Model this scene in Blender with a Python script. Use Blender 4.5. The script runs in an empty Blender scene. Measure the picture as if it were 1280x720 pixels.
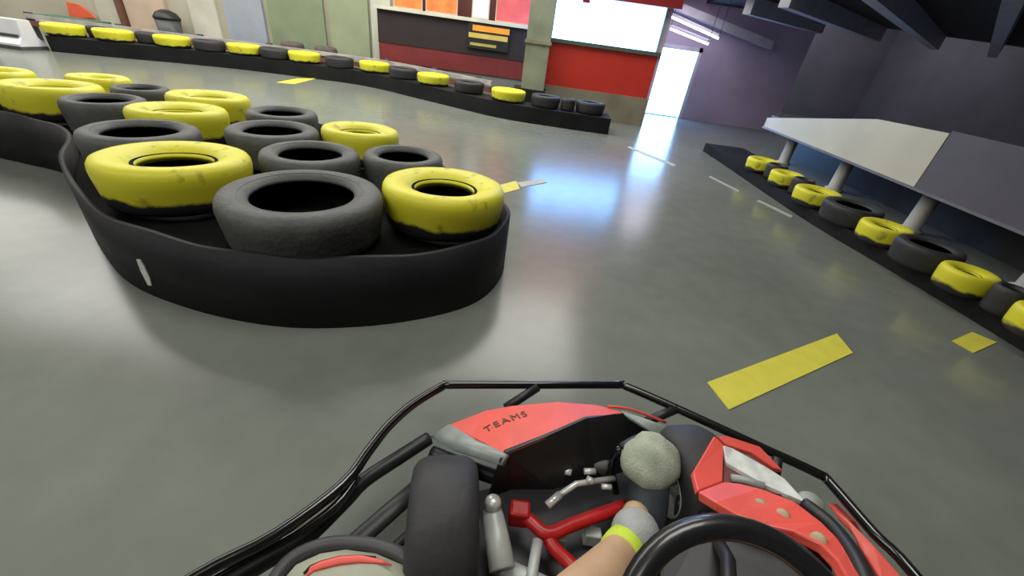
import bpy, bmesh, math, random
from mathutils import Vector, Matrix
random.seed(7)
S = bpy.context.scene
COL = S.collection
PI = math.pi

# ------------------------------------------------------------------ camera
F, YH, SL, H = 500.0, 42.0, .14, 1.0
ROLL = math.atan(SL)
PITCH = math.atan((360 - YH) * math.cos(ROLL) / F)
fwd = Vector((0, math.cos(PITCH), -math.sin(PITCH)))
up0 = Vector((0, math.sin(PITCH), math.cos(PITCH)))
rt0 = Vector((1, 0, 0))
RT = rt0 * math.cos(ROLL) + up0 * math.sin(ROLL)
UP = -rt0 * math.sin(ROLL) + up0 * math.cos(ROLL)
EYE = Vector((0, 0, H))
cd = bpy.data.cameras.new('camera'); cam = bpy.data.objects.new('camera', cd); COL.objects.link(cam)
cd.sensor_width = 36; cd.lens = F / 1280 * 36; cd.clip_start = .02; cd.clip_end = 200
M = Matrix((RT, UP, -fwd)).transposed().to_4x4(); M.translation = EYE
cam.matrix_world = M
S.camera = cam

def ray(x, y): return fwd + RT * ((x - 640) / F) + UP * ((360 - y) / F)
def at(x, y, z):            # the point at height z seen at a pixel of the 1280x720 frame
    d = ray(x, y); return EYE + d * ((z - H) / d.z)
def atd(x, y, d): return EYE + ray(x, y) * d
def aty(x, y, Y):
    d = ray(x, y); return EYE + d * (Y / d.y)
def atx(x, y, X):
    d = ray(x, y); return EYE + d * (X / d.x)

# ------------------------------------------------------------------ materials
def mat(name, col, rough=.6, metal=0, var=.12, scale=6, bump=0, emit=0, spec=.5, coat=0, bscale=None):
    m = bpy.data.materials.new(name); m.use_nodes = True
    nt = m.node_tree; b = nt.nodes['Principled BSDF']
    b.inputs['Roughness'].default_value = rough; b.inputs['Metallic'].default_value = metal
    b.inputs['Specular IOR Level'].default_value = spec
    b.inputs['Coat Weight'].default_value = coat
    tc = nt.nodes.new('ShaderNodeTexCoord'); n = nt.nodes.new('ShaderNodeTexNoise')
    n.inputs['Scale'].default_value = scale; n.inputs['Detail'].default_value = 4
    nt.links.new(tc.outputs['Object'], n.inputs['Vector'])
    r = nt.nodes.new('ShaderNodeValToRGB')
    r.color_ramp.elements[0].position = .3; r.color_ramp.elements[1].position = .7
    r.color_ramp.elements[0].color = [c * (1 - var) for c in col[:3]] + [1]
    r.color_ramp.elements[1].color = [min(1, c * (1 + var)) for c in col[:3]] + [1]
    nt.links.new(n.outputs['Fac'], r.inputs['Fac']); nt.links.new(r.outputs['Color'], b.inputs['Base Color'])
    if bump:
        n2 = nt.nodes.new('ShaderNodeTexNoise'); n2.inputs['Scale'].default_value = bscale or scale * 8
        nt.links.new(tc.outputs['Object'], n2.inputs['Vector'])
        bp = nt.nodes.new('ShaderNodeBump'); bp.inputs['Strength'].default_value = bump; bp.inputs['Distance'].default_value = .01
        nt.links.new(n2.outputs['Fac'], bp.inputs['Height']); nt.links.new(bp.outputs['Normal'], b.inputs['Normal'])
    if emit:
        b.inputs['Emission Color'].default_value = list(col[:3]) + [1]; b.inputs['Emission Strength'].default_value = emit
    return m

def tyre_paint(name, z0):
    """yellow paint on the upper part of a tyre, bare rubber below a ragged edge, scuffs in the paint"""
    m = bpy.data.materials.new(name); m.use_nodes = True; nt = m.node_tree; L = nt.links
    b = nt.nodes['Principled BSDF']; b.inputs['Roughness'].default_value = .5
    tc = nt.nodes.new('ShaderNodeTexCoord'); sp = nt.nodes.new('ShaderNodeSeparateXYZ'); L.new(tc.outputs['Object'], sp.inputs[0])
    n = nt.nodes.new('ShaderNodeTexNoise'); n.inputs['Scale'].default_value = 9; n.inputs['Detail'].default_value = 5
    L.new(tc.outputs['Object'], n.inputs['Vector'])
    mr = nt.nodes.new('ShaderNodeMath'); mr.operation = 'MULTIPLY_ADD'; mr.inputs[1].default_value = .07; L.new(n.outputs['Fac'], mr.inputs[0]); L.new(sp.outputs['Z'], mr.inputs[2])
    cr = nt.nodes.new('ShaderNodeMapRange'); cr.inputs['From Min'].default_value = z0 + .03; cr.inputs['From Max'].default_value = z0 + .045; L.new(mr.outputs[0], cr.inputs[0])
    n3 = nt.nodes.new('ShaderNodeTexNoise'); n3.inputs['Scale'].default_value = 14; n3.inputs['Detail'].default_value = 8; L.new(tc.outputs['Object'], n3.inputs['Vector'])
    sc = nt.nodes.new('ShaderNodeMapRange'); sc.inputs['From Min'].default_value = .60; sc.inputs['From Max'].default_value = .70; L.new(n3.outputs['Fac'], sc.inputs[0])
    y = nt.nodes.new('ShaderNodeMix'); y.data_type = 'RGBA'; y.inputs[6].default_value = (.70, .66, .03, 1); y.inputs[7].default_value = (.38, .35, .03, 1); L.new(sc.outputs[0], y.inputs[0])
    x = nt.nodes.new('ShaderNodeMix'); x.data_type = 'RGBA'; x.inputs[6].default_value = (.018, .018, .02, 1); L.new(cr.outputs[0], x.inputs[0]); L.new(y.outputs[2], x.inputs[7])
    L.new(x.outputs[2], b.inputs['Base Color'])
    return m

RUB = mat('worn_rubber', (.075, .078, .074), .62, var=.3, scale=7, bump=.25)
RUBD = mat('dark_rubber', (.028, .028, .03), .6, var=.3, scale=5, bump=.2)
BELT = mat('belt_rubber', (.009, .009, .0105), .6, var=.4, scale=3, bump=.15, spec=.25)
HOLE_SHADE = mat('liner_hole_shade', (.004, .004, .004), .8, var=.3, spec=.1)  # liner rubber and packing, near-black to paint in the shade of deep holes
YEL = tyre_paint('yellow_tyre_paint', .06)
YELF = tyre_paint('yellow_tyre_paint_far', .03)
RED = mat('red_plastic', (.74, .095, .07), .42, var=.08, scale=12, coat=.1)
REDT = mat('red_frame_paint', (.5, .015, .015), .35, var=.2, scale=30)
BLK = mat('black_plastic', (.014, .014, .015), .45, var=.2)
BLKG = mat('black_gloss_tube', (.008, .008, .008), .22, var=.2, coat=.5)
GREYP = mat('silver_grey_plastic', (.30, .34, .32), .35, var=.2, scale=15)
WHITEP = mat('white_sticker', (.62, .64, .60), .45, var=.18, scale=40)
STEEL = mat('zinc_steel', (.68, .69, .68), .3, metal=.35, var=.2, scale=30)
ALU = mat('cast_aluminium', (.56, .60, .57), .42, metal=.1, var=.15, scale=20)
BEIGE = mat('beige_plastic', (.36, .37, .28), .5, var=.12, scale=10)
DGREY = mat('dark_grey_plastic', (.07, .075, .075), .5, var=.25, scale=12)
YMARK = mat('yellow_floor_paint', (.64, .59, .07), .55, var=.07, scale=12)
WMARK = mat('white_floor_paint', (.40, .41, .36), .5, var=.15, scale=20)

# ------------------------------------------------------------------ mesh helpers
def obj(name, bm, m, parent=None, smooth=True, loc=None):
    me = bpy.data.meshes.new(name)
    bmesh.ops.recalc_face_normals(bm, faces=bm.faces[:])
    bm.to_mesh(me); bm.free()
    for p in me.polygons: p.use_smooth = smooth
    for mm in (m if isinstance(m, (list, tuple)) else [m]): me.materials.append(mm)
    o = bpy.data.objects.new(name, me); COL.objects.link(o)
    if parent is not None:
        o.parent = parent
        pl = parent.location if parent.parent is None else parent.parent.location + parent.location
        o.location = -pl
    if loc is not None:
        o.location = loc
    return o
def tag(o, label=None, cat=None, group=None, kind=None):
    if label: o['label'] = label
    if cat: o['category'] = cat
    if group: o['group'] = group
    if kind: o['kind'] = kind
    return o
def empty(name, loc, label, cat, group=None):
    o = bpy.data.objects.new(name, None); COL.objects.link(o); o.location = loc; o.empty_display_size = .05
    return tag(o, label, cat, group)
def rebase(o):
    """move a mesh object's origin to its base so that its own coordinates start at its foot"""
    me = o.data; vs = [v.co.copy() for v in me.vertices]
    c = Vector((sum(v.x for v in vs) / len(vs), sum(v.y for v in vs) / len(vs), min(v.z for v in vs)))
    for v in me.vertices: v.co -= c
    o.location = o.location + c
    return o
def add_box(bm, lo, hi, bev=0):
    g = bmesh.ops.create_cube(bm, size=1)
    lo, hi = Vector(lo), Vector(hi)
    for v in g['verts']:
        v.co = Vector((lo[i] + (v.co[i] + .5) * (hi[i] - lo[i]) for i in range(3)))
    if bev:
        es = list({e for v in g['verts'] for e in v.link_edges})
        bmesh.ops.bevel(bm, geom=es, offset=bev, segments=2, affect='EDGES', profile=.5)
def box(name, lo, hi, m, parent=None, bev=0):
    bm = bmesh.new(); add_box(bm, lo, hi, bev); return obj(name, bm, m, parent, smooth=False)
def obox(bm, a, b, w, z0, z1):
    """upright box along the floor line a-b, thickness w to both sides"""
    a, b = Vector((a[0], a[1], 0)), Vector((b[0], b[1], 0))
    d = (b - a).normalized(); n = Vector((-d.y, d.x, 0)) * (w / 2)
    prism(bm, [a - n, b - n, b + n, a + n], z0, z1)
def prism(bm, pts, z0, z1):
    lo = [bm.verts.new((p[0], p[1], z0)) for p in pts]; hi = [bm.verts.new((p[0], p[1], z1)) for p in pts]
    n = len(pts)
    bm.faces.new(lo[::-1]); bm.faces.new(hi)
    for i in range(n): bm.faces.new((lo[i], lo[(i + 1) % n], hi[(i + 1) % n], hi[i]))
def smooth_path(pts, n=8):
    pts = [Vector(p) for p in pts]; out = []
    for i in range(len(pts) - 1):
        p0 = pts[max(i - 1, 0)]; p1 = pts[i]; p2 = pts[i + 1]; p3 = pts[min(i + 2, len(pts) - 1)]
        for k in range(n):
            t = k / n
            out.append(.5 * ((2 * p1) + (p2 - p0) * t + (2 * p0 - 5 * p1 + 4 * p2 - p3) * t * t + (3 * p1 - p0 - 3 * p2 + p3) * t ** 3))
    out.append(pts[-1]); return out
def add_tube(bm, pts, r, seg=12, close=False, flat=1.0):
    pts = [Vector(p) for p in pts]; n = len(pts); rings = []
    if isinstance(r, (list, tuple)):
        m_ = len(r) - 1; rr = []
        for i in range(n):
            f = i / (n - 1) * m_; k = min(int(f), m_ - 1); rr.append(r[k] + (r[k + 1] - r[k]) * (f - k))
    else: rr = [r] * n
    prev = None
    for i, p in enumerate(pts):
        if close: t = (pts[(i + 1) % n] - pts[i - 1]).normalized()
        else: t = (pts[min(i + 1, n - 1)] - pts[max(i - 1, 0)]).normalized()
        u = prev - t * prev.dot(t) if prev is not None else t.cross(Vector((0, 0, 1)))
        if u.length < 1e-4: u = t.cross(Vector((1, 0, 0)))
        u.normalize(); prev = u; w = t.cross(u)
        rings.append([bm.verts.new(p + (u * math.cos(2 * PI * k / seg) + w * math.sin(2 * PI * k / seg) * flat) * rr[i]) for k in range(seg)])
    for i in range(n if close else n - 1):
        a, b = rings[i], rings[(i + 1) % n]
        for k in range(seg): bm.faces.new((a[k], a[(k + 1) % seg], b[(k + 1) % seg], b[k]))
    if not close:
        bm.faces.new(rings[0][::-1]); bm.faces.new(rings[-1])
def tube(name, pts, r, m, parent=None, sm=0, seg=12, flat=1.0, close=False):
    bm = bmesh.new(); add_tube(bm, smooth_path(pts, sm) if sm else pts, r, seg, close, flat); return obj(name, bm, m, parent)
def add_lathe(bm, prof, seg=40, mtx=None, closed=True):
    rings = []
    for k in range(seg):
        a = 2 * PI * k / seg
        rings.append([bm.verts.new((mtx or Matrix()) @ Vector((r * math.cos(a), r * math.sin(a), z))) for r, z in prof])
    n = len(prof)
    for k in range(seg):
        a, b = rings[k], rings[(k + 1) % seg]
        for i in range(n if closed else n - 1): bm.faces.new((a[i], b[i], b[(i + 1) % n], a[(i + 1) % n]))
def plate(name, pts, thick, m, parent=None, bev=.004, sub=0, smooth=False):
    """a shell with real thickness through 3-D points (fan of the outline), given as one polygon or as a list of quads"""
    bm = bmesh.new()
    if isinstance(pts[0], (list, tuple)) and not isinstance(pts[0], Vector) and isinstance(pts[0][0], Vector):
        vm = {}
        def V(p):
            k = tuple(round(c, 5) for c in p)
            if k not in vm: vm[k] = bm.verts.new(p)
            return vm[k]
        for q in pts: bm.faces.new([V(p) for p in q])
    else:
        bm.faces.new([bm.verts.new(p) for p in pts])
    bmesh.ops.recalc_face_normals(bm, faces=bm.faces[:])
    up = sum((f.normal.z * f.calc_area() for f in bm.faces))
    if up < 0: bmesh.ops.reverse_faces(bm, faces=bm.faces[:])
    me = bpy.data.meshes.new(name); bm.to_mesh(me); bm.free()
    me.materials.append(m)
    for p in me.polygons: p.use_smooth = smooth
    o = bpy.data.objects.new(name, me); COL.objects.link(o)
    if parent is not None:
        o.parent = parent
        pl = parent.location if parent.parent is None else parent.parent.location + parent.location
        o.location = -pl
    if sub:
        s = o.modifiers.new('s', 'SUBSURF'); s.levels = s.render_levels = sub
    so = o.modifiers.new('t', 'SOLIDIFY'); so.thickness = thick; so.offset = -1
    if bev:
        b = o.modifiers.new('b', 'BEVEL'); b.width = bev; b.segments = 2; b.limit_method = 'ANGLE'
    return o

# ------------------------------------------------------------------ the setting
def floor_mat():
    m = bpy.data.materials.new('polished_concrete'); m.use_nodes = True; nt = m.node_tree; L = nt.links
    b = nt.nodes['Principled BSDF']
    tc = nt.nodes.new('ShaderNodeTexCoord')
    n1 = nt.nodes.new('ShaderNodeTexNoise'); n1.inputs['Scale'].default_value = .8; n1.inputs['Detail'].default_value = 6
    n2 = nt.nodes.new('ShaderNodeTexNoise'); n2.inputs['Scale'].default_value = 9; n2.inputs['Detail'].default_value = 6
    for n in (n1, n2): L.new(tc.outputs['Object'], n.inputs['Vector'])
    r = nt.nodes.new('ShaderNodeValToRGB')
    r.color_ramp.elements[0].position = .35; r.color_ramp.elements[1].position = .68
    r.color_ramp.elements[0].color = (.143, .157, .134, 1); r.color_ramp.elements[1].color = (.205, .221, .191, 1)
    mx = nt.nodes.new('ShaderNodeMath'); mx.operation = 'MULTIPLY_ADD'; mx.inputs[1].default_value = .3; L.new(n2.outputs['Fac'], mx.inputs[0])
    sb = nt.nodes.new('ShaderNodeMath'); sb.operation = 'MULTIPLY'; sb.inputs[1].default_value = .7; L.new(n1.outputs['Fac'], sb.inputs[0]); L.new(sb.outputs[0], mx.inputs[2])
    L.new(mx.outputs[0], r.inputs['Fac']); L.new(r.outputs['Color'], b.inputs['Base Color'])
    b.inputs['Roughness'].default_value = .21; b.inputs['Specular IOR Level'].default_value = .5
    return m
FX0, FX1, FY0, FY1, CZ = -13.0, 9.0, -4.0, 13.0, 3.6
def struct(o): o['kind'] = 'structure'; return o
struct(box('floor', (FX0, FY0, -.1), (FX1, FY1, 0), floor_mat()))
struct(box('ceiling', (FX0, FY0, CZ), (FX1, FY1, CZ + .15), mat('ceiling_black', (.02, .02, .022), .8)))
WALLD = mat('wall_dull_grey', (.16, .15, .17), .8, var=.15, scale=1)
WALLB = mat('wall_beige', (.42, .39, .30), .8, var=.12, scale=1.2)
struct(box('wall_left', (FX0 - .2, FY0, 0), (FX0, FY1, CZ), mat('wall_maroon_dark', (.06, .03, .035), .8, scale=1)))
struct(box('wall_right', (FX1, FY0, 0), (FX1 + .2, FY1, CZ), WALLD))
struct(box('wall_front', (FX0, FY0 - .2, 0), (FX1, FY0, CZ), WALLD))
struct(box('wall_back', (FX0, FY1, 0), (FX1, FY1 + .2, CZ), WALLD))
struct(box('wall_back_left', (FX0, 8.3, 0), (-2.6, 8.5, CZ), WALLB))
# wall behind the left barrier: panels of different tints
TR = [(-12.0, -10.2, (.10, .085, .10)), (-8.15, -7.75, (.5, .47, .37)), (-7.6, -6.85, (.52, .40, .30)), (-6.4, -5.9, (.5, .48, .40)),
      (-5.75, -5.05, (.30, .33, .38)), (-4.95, -3.95, (.20, .25, .15)), (-3.85, -3.15, (.26, .30, .19)), (-3.1, -2.75, (.46, .49, .40))]
for i, (x0, x1, c) in enumerate(TR):
    struct(box('trim_%d' % (i + 1), (x0, 8.24, .06), (x1, 8.3, 2.4), mat('panel_tint_%d' % i, c, .7, var=.15, scale=2)))
struct(box('trim_9', (-7.72, 8.18, 0), (-7.62, 8.3, 2.6), mat('brown_post', (.14, .06, .035), .7)))

# the red booth wall with its bright window, at the end of the far barrier
REDW = mat('red_wall_paint', (.60, .035, .02), .5, var=.08, scale=2)
REDDK = mat('dark_red_paint', (.25, .012, .012), .55, var=.15, scale=2)
TAN = mat('tan_base', (.25, .22, .15), .75, var=.2, scale=3)
BW = 6.95
struct(box('wall_booth', (.02, BW, .40), (1.66, BW + .15, .97), REDW))
struct(box('baseboard_booth', (.02, BW - .02, 0), (1.66, BW + .13, .40), TAN))
struct(box('trim_10', (.02, BW - .04, .97), (1.68, BW + .16, 1.02), mat('sill_green_grey', (.09, .12, .09), .5)))
SKY = mat('daylight_glass', (.20, .47, 1.0), .3, var=.06, scale=1, emit=12)
SKY2 = mat('daylight_opening', (.23, .50, 1.0), .3, var=.05, scale=1, emit=13)
w = struct(box('window_1', (.06, BW + .06, 1.02), (1.62, BW + .10, 1.62), SKY))
bm = bmesh.new()
for lo, hi in (((.02, BW, 1.02), (.07, BW + .12, 1.66)), ((1.61, BW, 1.02), (1.66, BW + .12, 1.66)), ((.02, BW, 1.6), (1.66, BW + .12, 1.68))): add_box(bm, lo, hi)
obj('window_frame', bm, mat('frame_grey', (.35, .36, .38), .5), w, smooth=False)
struct(box('trim_11', (.85, BW - .12, 1.55), (1.78, BW - .0, 2.1), REDDK))
struct(box('trim_12', (.42, BW - .1, 1.48), (.52, BW - .01, 2.1), REDDK))
struct(box('wall_booth_upper', (.02, BW, 1.68), (1.66, BW + .15, CZ), REDW))
struct(box('wall_booth_side', (1.66, BW, 0), (1.70, 8.9, CZ), mat('pale_lavender', (.5, .42, .5), .6)))
# daylit doorway beside the booth
DY = 8.6
d = struct(box('door_1', (1.95, DY, .02), (2.75, DY + .05, 1.12), SKY2))
bm = bmesh.new()
add_box(bm, (1.9, DY - .03, 0), (1.96, DY + .08, 1.18)); add_box(bm, (2.74, DY - .03, 0), (2.8, DY + .08, 1.18)); add_box(bm, (1.9, DY - .03, 1.11), (2.8, DY + .08, 1.18))
obj('door_frame', bm, mat('frame_pale', (.6, .58, .62), .5), d, smooth=False)
LAV = mat('lavender_wall', (.46, .38, .48), .6, var=.1, scale=2)
struct(box('wall_door_upper', (1.70, DY, 1.18), (2.8, DY + .15, CZ), LAV))
struct(box('wall_door_side', (2.8, DY - .02, 0), (4.6, DY + .15, CZ), LAV))
struct(box('wall_door_near', (1.70, DY, 0), (1.92, DY + .15, 1.18), LAV))

# ------------------------------------------------------------------ floor markings
def marking(name, px, m, label, cat='floor marking'):
    pts = [at(x, y, .002) for x, y in px]
    bm = bmesh.new(); prism(bm, [(p.x, p.y) for p in pts], .0005, .003)
    return tag(rebase(obj(name, bm, m, smooth=False)), label, cat)
marking('floor_marking', [(884, 478), (1046, 417), (1066, 441), (911, 512)], YMARK, 'large yellow painted bar on the grey floor ahead and right of the kart')
marking('floor_marking', [(1190, 426), (1215, 415), (1246, 428), (1217, 441)], YMARK, 'small yellow painted diamond on the floor beside the right-hand tyre barrier')
marking('floor_marking', [(345, 103), (372, 98), (396, 98), (368, 105)], YMARK, 'faint yellow painted dash on the floor behind the tyre island')
marking('floor_marking', [(622, 232), (645, 226), (650, 236), (628, 242)], YMARK, 'small yellow painted dash on the floor touching the right end of the tyre island')
marking('floor_marking', [(646, 228), (678, 224), (684, 228), (652, 234)], WMARK, 'short white painted dash inside the blue window reflection on the floor')
marking('floor_marking', [(784, 184), (787, 183), (845, 206), (842, 208)], WMARK, 'thin pale painted line on the floor far away, in front of the bright doorway')
marking('floor_marking', [(886, 221), (888, 220), (924, 238), (923, 240)], WMARK, 'thin pale painted line on the floor, middle one of the three along the right')
marking('floor_marking', [(946, 251), (949, 250), (991, 270), (989, 272)], WMARK, 'thin pale painted line on the floor right at the foot of the right-hand barrier')

# ------------------------------------------------------------------ tyres
def tyre_bm(R, Ht, hole=.62, dish=.14, seg=56):
    b = hole * R
    top = [(b, Ht * (1 - dish)), (b + .015 * R, Ht * (1 - dish * .7)), (b + (.78 * R - b) * .5, Ht * (1 - dish * .24)), (.78 * R, Ht), (.885 * R, Ht * .99), (.955 * R, Ht * .95), (.99 * R, Ht * .87), (R, Ht * .76)]
    # one shallow groove round the tread
    mid = [(.99 * R, Ht * .60), (.975 * R, Ht * .45)]
    bot = [(r * .955 if r > b + .02 * R else r, Ht - z) for r, z in top[::-1]]
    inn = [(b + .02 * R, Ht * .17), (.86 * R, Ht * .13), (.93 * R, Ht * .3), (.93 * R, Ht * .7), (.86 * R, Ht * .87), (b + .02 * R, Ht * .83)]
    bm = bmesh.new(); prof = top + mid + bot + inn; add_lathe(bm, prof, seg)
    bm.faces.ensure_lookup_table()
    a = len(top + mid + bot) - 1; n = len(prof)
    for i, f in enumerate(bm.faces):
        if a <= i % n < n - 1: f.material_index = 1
    return bm
def rim_line(R, Ht, k):     # raised ring moulded on the sidewall
    bm = bmesh.new(); r = k * R
    add_tube(bm, [(r * math.cos(2 * PI * i / 48), r * math.sin(2 * PI * i / 48), Ht * .985) for i in range(48)], .0035, 6, True); return bm

BZ = .212       # what the upper tyres lie on
BELTZ = .292    # top of the island's belt
ISL = [  # x, y, radius, colour, label
 (-.848, 1.438, .294, 'b', 'large bare black tyre with wide open hole at the front of the tyre island'),
 (-1.480, 1.600, .275, 'y', 'scuffed yellow tyre with narrow slot at the front left of the tyre island'),
 (-.361, 1.729, .270, 'y', 'yellow tyre at the right-hand tip of the tyre island, beside the blue floor reflection'),
 (-1.902, 1.921, .240, 'b', 'grey-black tyre right behind the scuffed yellow tyre on the island\'s left edge'),
 (-1.075, 1.945, .228, 'b', 'black tyre half hidden directly behind the large front tyre of the island'),
 (-.665, 2.12, .205, 'b', 'small black tyre right behind the yellow tyre at the island\'s right-hand tip'),
 (-1.450, 2.267, .235, 'b', 'black tyre in the middle of the island, front one of two behind each other'),
 (-1.051, 2.503, .225, 'y', 'yellow tyre on the far right edge of the tyre island'),
 (-1.645, 2.703, .210, 'b', 'black tyre at the island\'s back edge between two yellow tyres'),
 (-2.078, 2.377, .245, 'y', 'yellow tyre in the middle of the island, front one of a touching yellow pair'),
 (-2.234, 2.841, .240, 'y', 'yellow tyre at the island\'s back edge, rear one of a touching yellow pair'),
 (-2.532, 2.398, .200, 'b', 'dark tyre on the island\'s front edge between the left yellow tyre and the yellow pair'),
 (-2.685, 2.825, .162, 'b', 'smallest dark tyre on the island\'s back edge, left of the yellow pair'),
 (-2.983, 2.52, .242, 'y', 'large yellow tyre on the island\'s front edge, at the left side of the photo'),
 (-3.09, 2.94, .175, 'y', 'yellow tyre on the island\'s back edge, behind the large left yellow tyre'),
 (-3.563, 2.694, .200, 'y', 'yellow tyre cut by the left edge of the photo, leftmost of the island'),
]
# belt-wrapped base of the island
front = [(-4.1, 2.42), (-3.6, 2.30), (-3.23, 2.25), (-2.98, 2.21), (-2.72, 2.16), (-2.42, 2.02), (-2.1, 1.68), (-1.78, 1.42), (-1.48, 1.225), (-1.17, 1.13), (-.89, 1.10), (-.66, 1.13), (-.40, 1.23), (-.17, 1.40), (-.07, 1.62), (-.07, 1.85)]
back = [(-.22, 2.06), (-.45, 2.3), (-.75, 2.62), (-1.1, 2.80), (-1.6, 2.98), (-2.25, 3.15), (-2.9, 3.15), (-3.4, 3.1), (-3.9, 2.98), (-4.2, 2.75), (-4.2, 2.55)]
outline = [(p.x, p.y) for p in smooth_path([(x, y, 0) for x, y in front + back + [front[0]]], 5)[:-1]]
base = empty('belted_plinth', (-1.6, 2.0, 0), 'low black rubber belt wrapped round the base of the tyre island', 'barrier base')
def ring_wall(name, pts, th, z0, z1, m, parent):
    bm = bmesh.new(); n = len(pts); vs = []
    for i, p in enumerate(pts):
        a = Vector(pts[i - 1]); b = Vector(pts[(i + 1) % n]); t = (b - a).normalized(); nn = Vector((-t.y, t.x)) * th   # inward for ccw
        q = Vector(p) + nn; k = .005 * math.sin(i * .9)
        vs.append([bm.verts.new((p[0], p[1], z0)), bm.verts.new((p[0], p[1], z1 + k)), bm.verts.new((q.x, q.y, z1 + k)), bm.verts.new((q.x, q.y, z0))])
    for i in range(n):
        a, b = vs[i], vs[(i + 1) % n]
        for k in range(4): bm.faces.new((a[k], b[k], b[(k + 1) % 4], a[(k + 1) % 4]))
    return obj(name, bm, m, parent)
ring_wall('belt', outline, .02, 0, BELTZ, BELT, base)
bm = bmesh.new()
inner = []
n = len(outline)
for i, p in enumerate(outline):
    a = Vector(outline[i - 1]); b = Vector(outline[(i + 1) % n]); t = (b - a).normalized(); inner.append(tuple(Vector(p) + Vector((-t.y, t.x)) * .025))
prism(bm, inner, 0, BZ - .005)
obj('packing', bm, HOLE_SHADE, base, smooth=False)
# white scuff and joint strip on the belt
p0, p1 = Vector(at(240, 352, .07)), Vector(at(240, 312, .19))
def on_belt(px, py, z):
    q = at(px, py, z); best = min(outline, key=lambda o: (Vector(o) - q.xy).length); return q
bm = bmesh.new()
seam = [Vector((-1.33, 1.168, z)) for z in (.055, .10, .155)]
for k, (wz, ww) in enumerate(((.05, .010), (.075, .016), (.12, .018), (.155, .014), (.165, .006))):
    pass
pp = [(-.010, .05), (.012, .055), (.020, .09), (.017, .14), (.010, .165), (-.012, .16), (-.018, .11)]
tdir = Vector((.31, -.095)).normalized(); nrm = Vector((tdir.y, -tdir.x))
c0 = Vector((-1.34, 1.178)) + nrm * .003
f1 = [bm.verts.new((c0.x + tdir.x * u, c0.y + tdir.y * u, z)) for u, z in pp]
f2 = [bm.verts.new((c0.x + tdir.x * u + nrm.x * .006, c0.y + tdir.y * u + nrm.y * .006, z)) for u, z in pp]
bm.faces.new(f2); bm.faces.new(f1[::-1])
for i in range(len(pp)): bm.faces.new((f1[i], f1[(i + 1) % len(pp)], f2[(i + 1) % len(pp)], f2[i]))
tag(obj('tape_patch', bm, WHITEP, base, smooth=False), 'white tape patch on the belt')

HT = .195
for i, (x, y, R, c, lab) in enumerate(ISL):
    yel = c == 'y'
    if yel: bm = tyre_bm(R, HT, .47, .32)
    else: bm = tyre_bm(R, HT, .62, .13)
    o = obj('tyre', bm, [YEL if yel else RUB, HOLE_SHADE], loc=(x, y, BZ - .004)); o.rotation_euler.z = random.uniform(0, 6)
    if yel: o.rotation_euler.x, o.rotation_euler.y, o.rotation_euler.z, o.location.z = math.radians(-2.2), 0, random.uniform(-.3, .3), BZ - .004 + R * .95 * math.sin(math.radians(2.2)) + .002
    tag(o, lab, 'tyre', 'tyres laid flat on the tyre island')
    if not yel:
        rb = obj('sidewall_ring', rim_line(R, HT, .74), RUB); rb.parent = o; rb.location = (0, 0, -.002)

# ------------------------------------------------------------------ far barrier
BH = .20
FB = [(-7.08, 6.22), (-6.85, 6.31), (-6.3, 6.5), (-5.6, 6.78), (-4.8, 7.0), (-3.9, 7.1), (-2.8, 7.08), (-1.55, 6.45), (-.5, 5.92), (.35, 5.82), (1.0, 5.80)]
fb = smooth_path([(x, y, 0) for x, y in FB], 6)
def offset(path, d):
    out = []
    for i, p in enumerate(path):
        t = (path[min(i + 1, len(path) - 1)] - path[max(i - 1, 0)]).normalized(); out.append(p + Vector((-t.y, t.x, 0)) * d)
    return out
bm = bmesh.new()
pts = [(p.x, p.y) for p in fb] + [(p.x, p.y) for p in offset(fb, .46)[::-1]]
prism(bm, pts, 0, BH)
tag(rebase(obj('rubber_barrier', bm, BELT, smooth=False)), 'long black rubber base of the far tyre barrier along the back of the track', 'barrier base')
FT = .15
yp = [(80, 40), (145, 45), (222, 52), (302, 60), (380, 69), (463, 80), (548, 97), (635, 117)]
def nearest(path, q): return min(range(len(path)), key=lambda i: (path[i].xy - q).length)
mid = offset(fb, .24); midb = offset(fb, .36)
ords = ['first', 'second', 'third', 'fourth', 'fifth', 'sixth', 'seventh', 'eighth']
ys = []
for k, (px, py) in enumerate(yp):
    # the point of the barrier's middle line that lies in the direction of the tyre
    d = ray(px, py).xy.normalized()
    i = min(range(len(mid)), key=lambda i: -(mid[i].xy.normalized().dot(d)))
    ys.append(mid[i].copy())
    o = obj('tyre', tyre_bm(.24, FT, .36, .30, 40), [YELF, HOLE_SHADE], loc=(mid[i].x, mid[i].y, BH)); o.rotation_euler.z = random.uniform(0, 6)
    end = ', nearest the white block' if k == 0 else ''
    tag(o, '%s yellow tyre from the left on the far barrier%s' % (ords[k], end), 'tyre', 'tyres on the far barrier')
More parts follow.
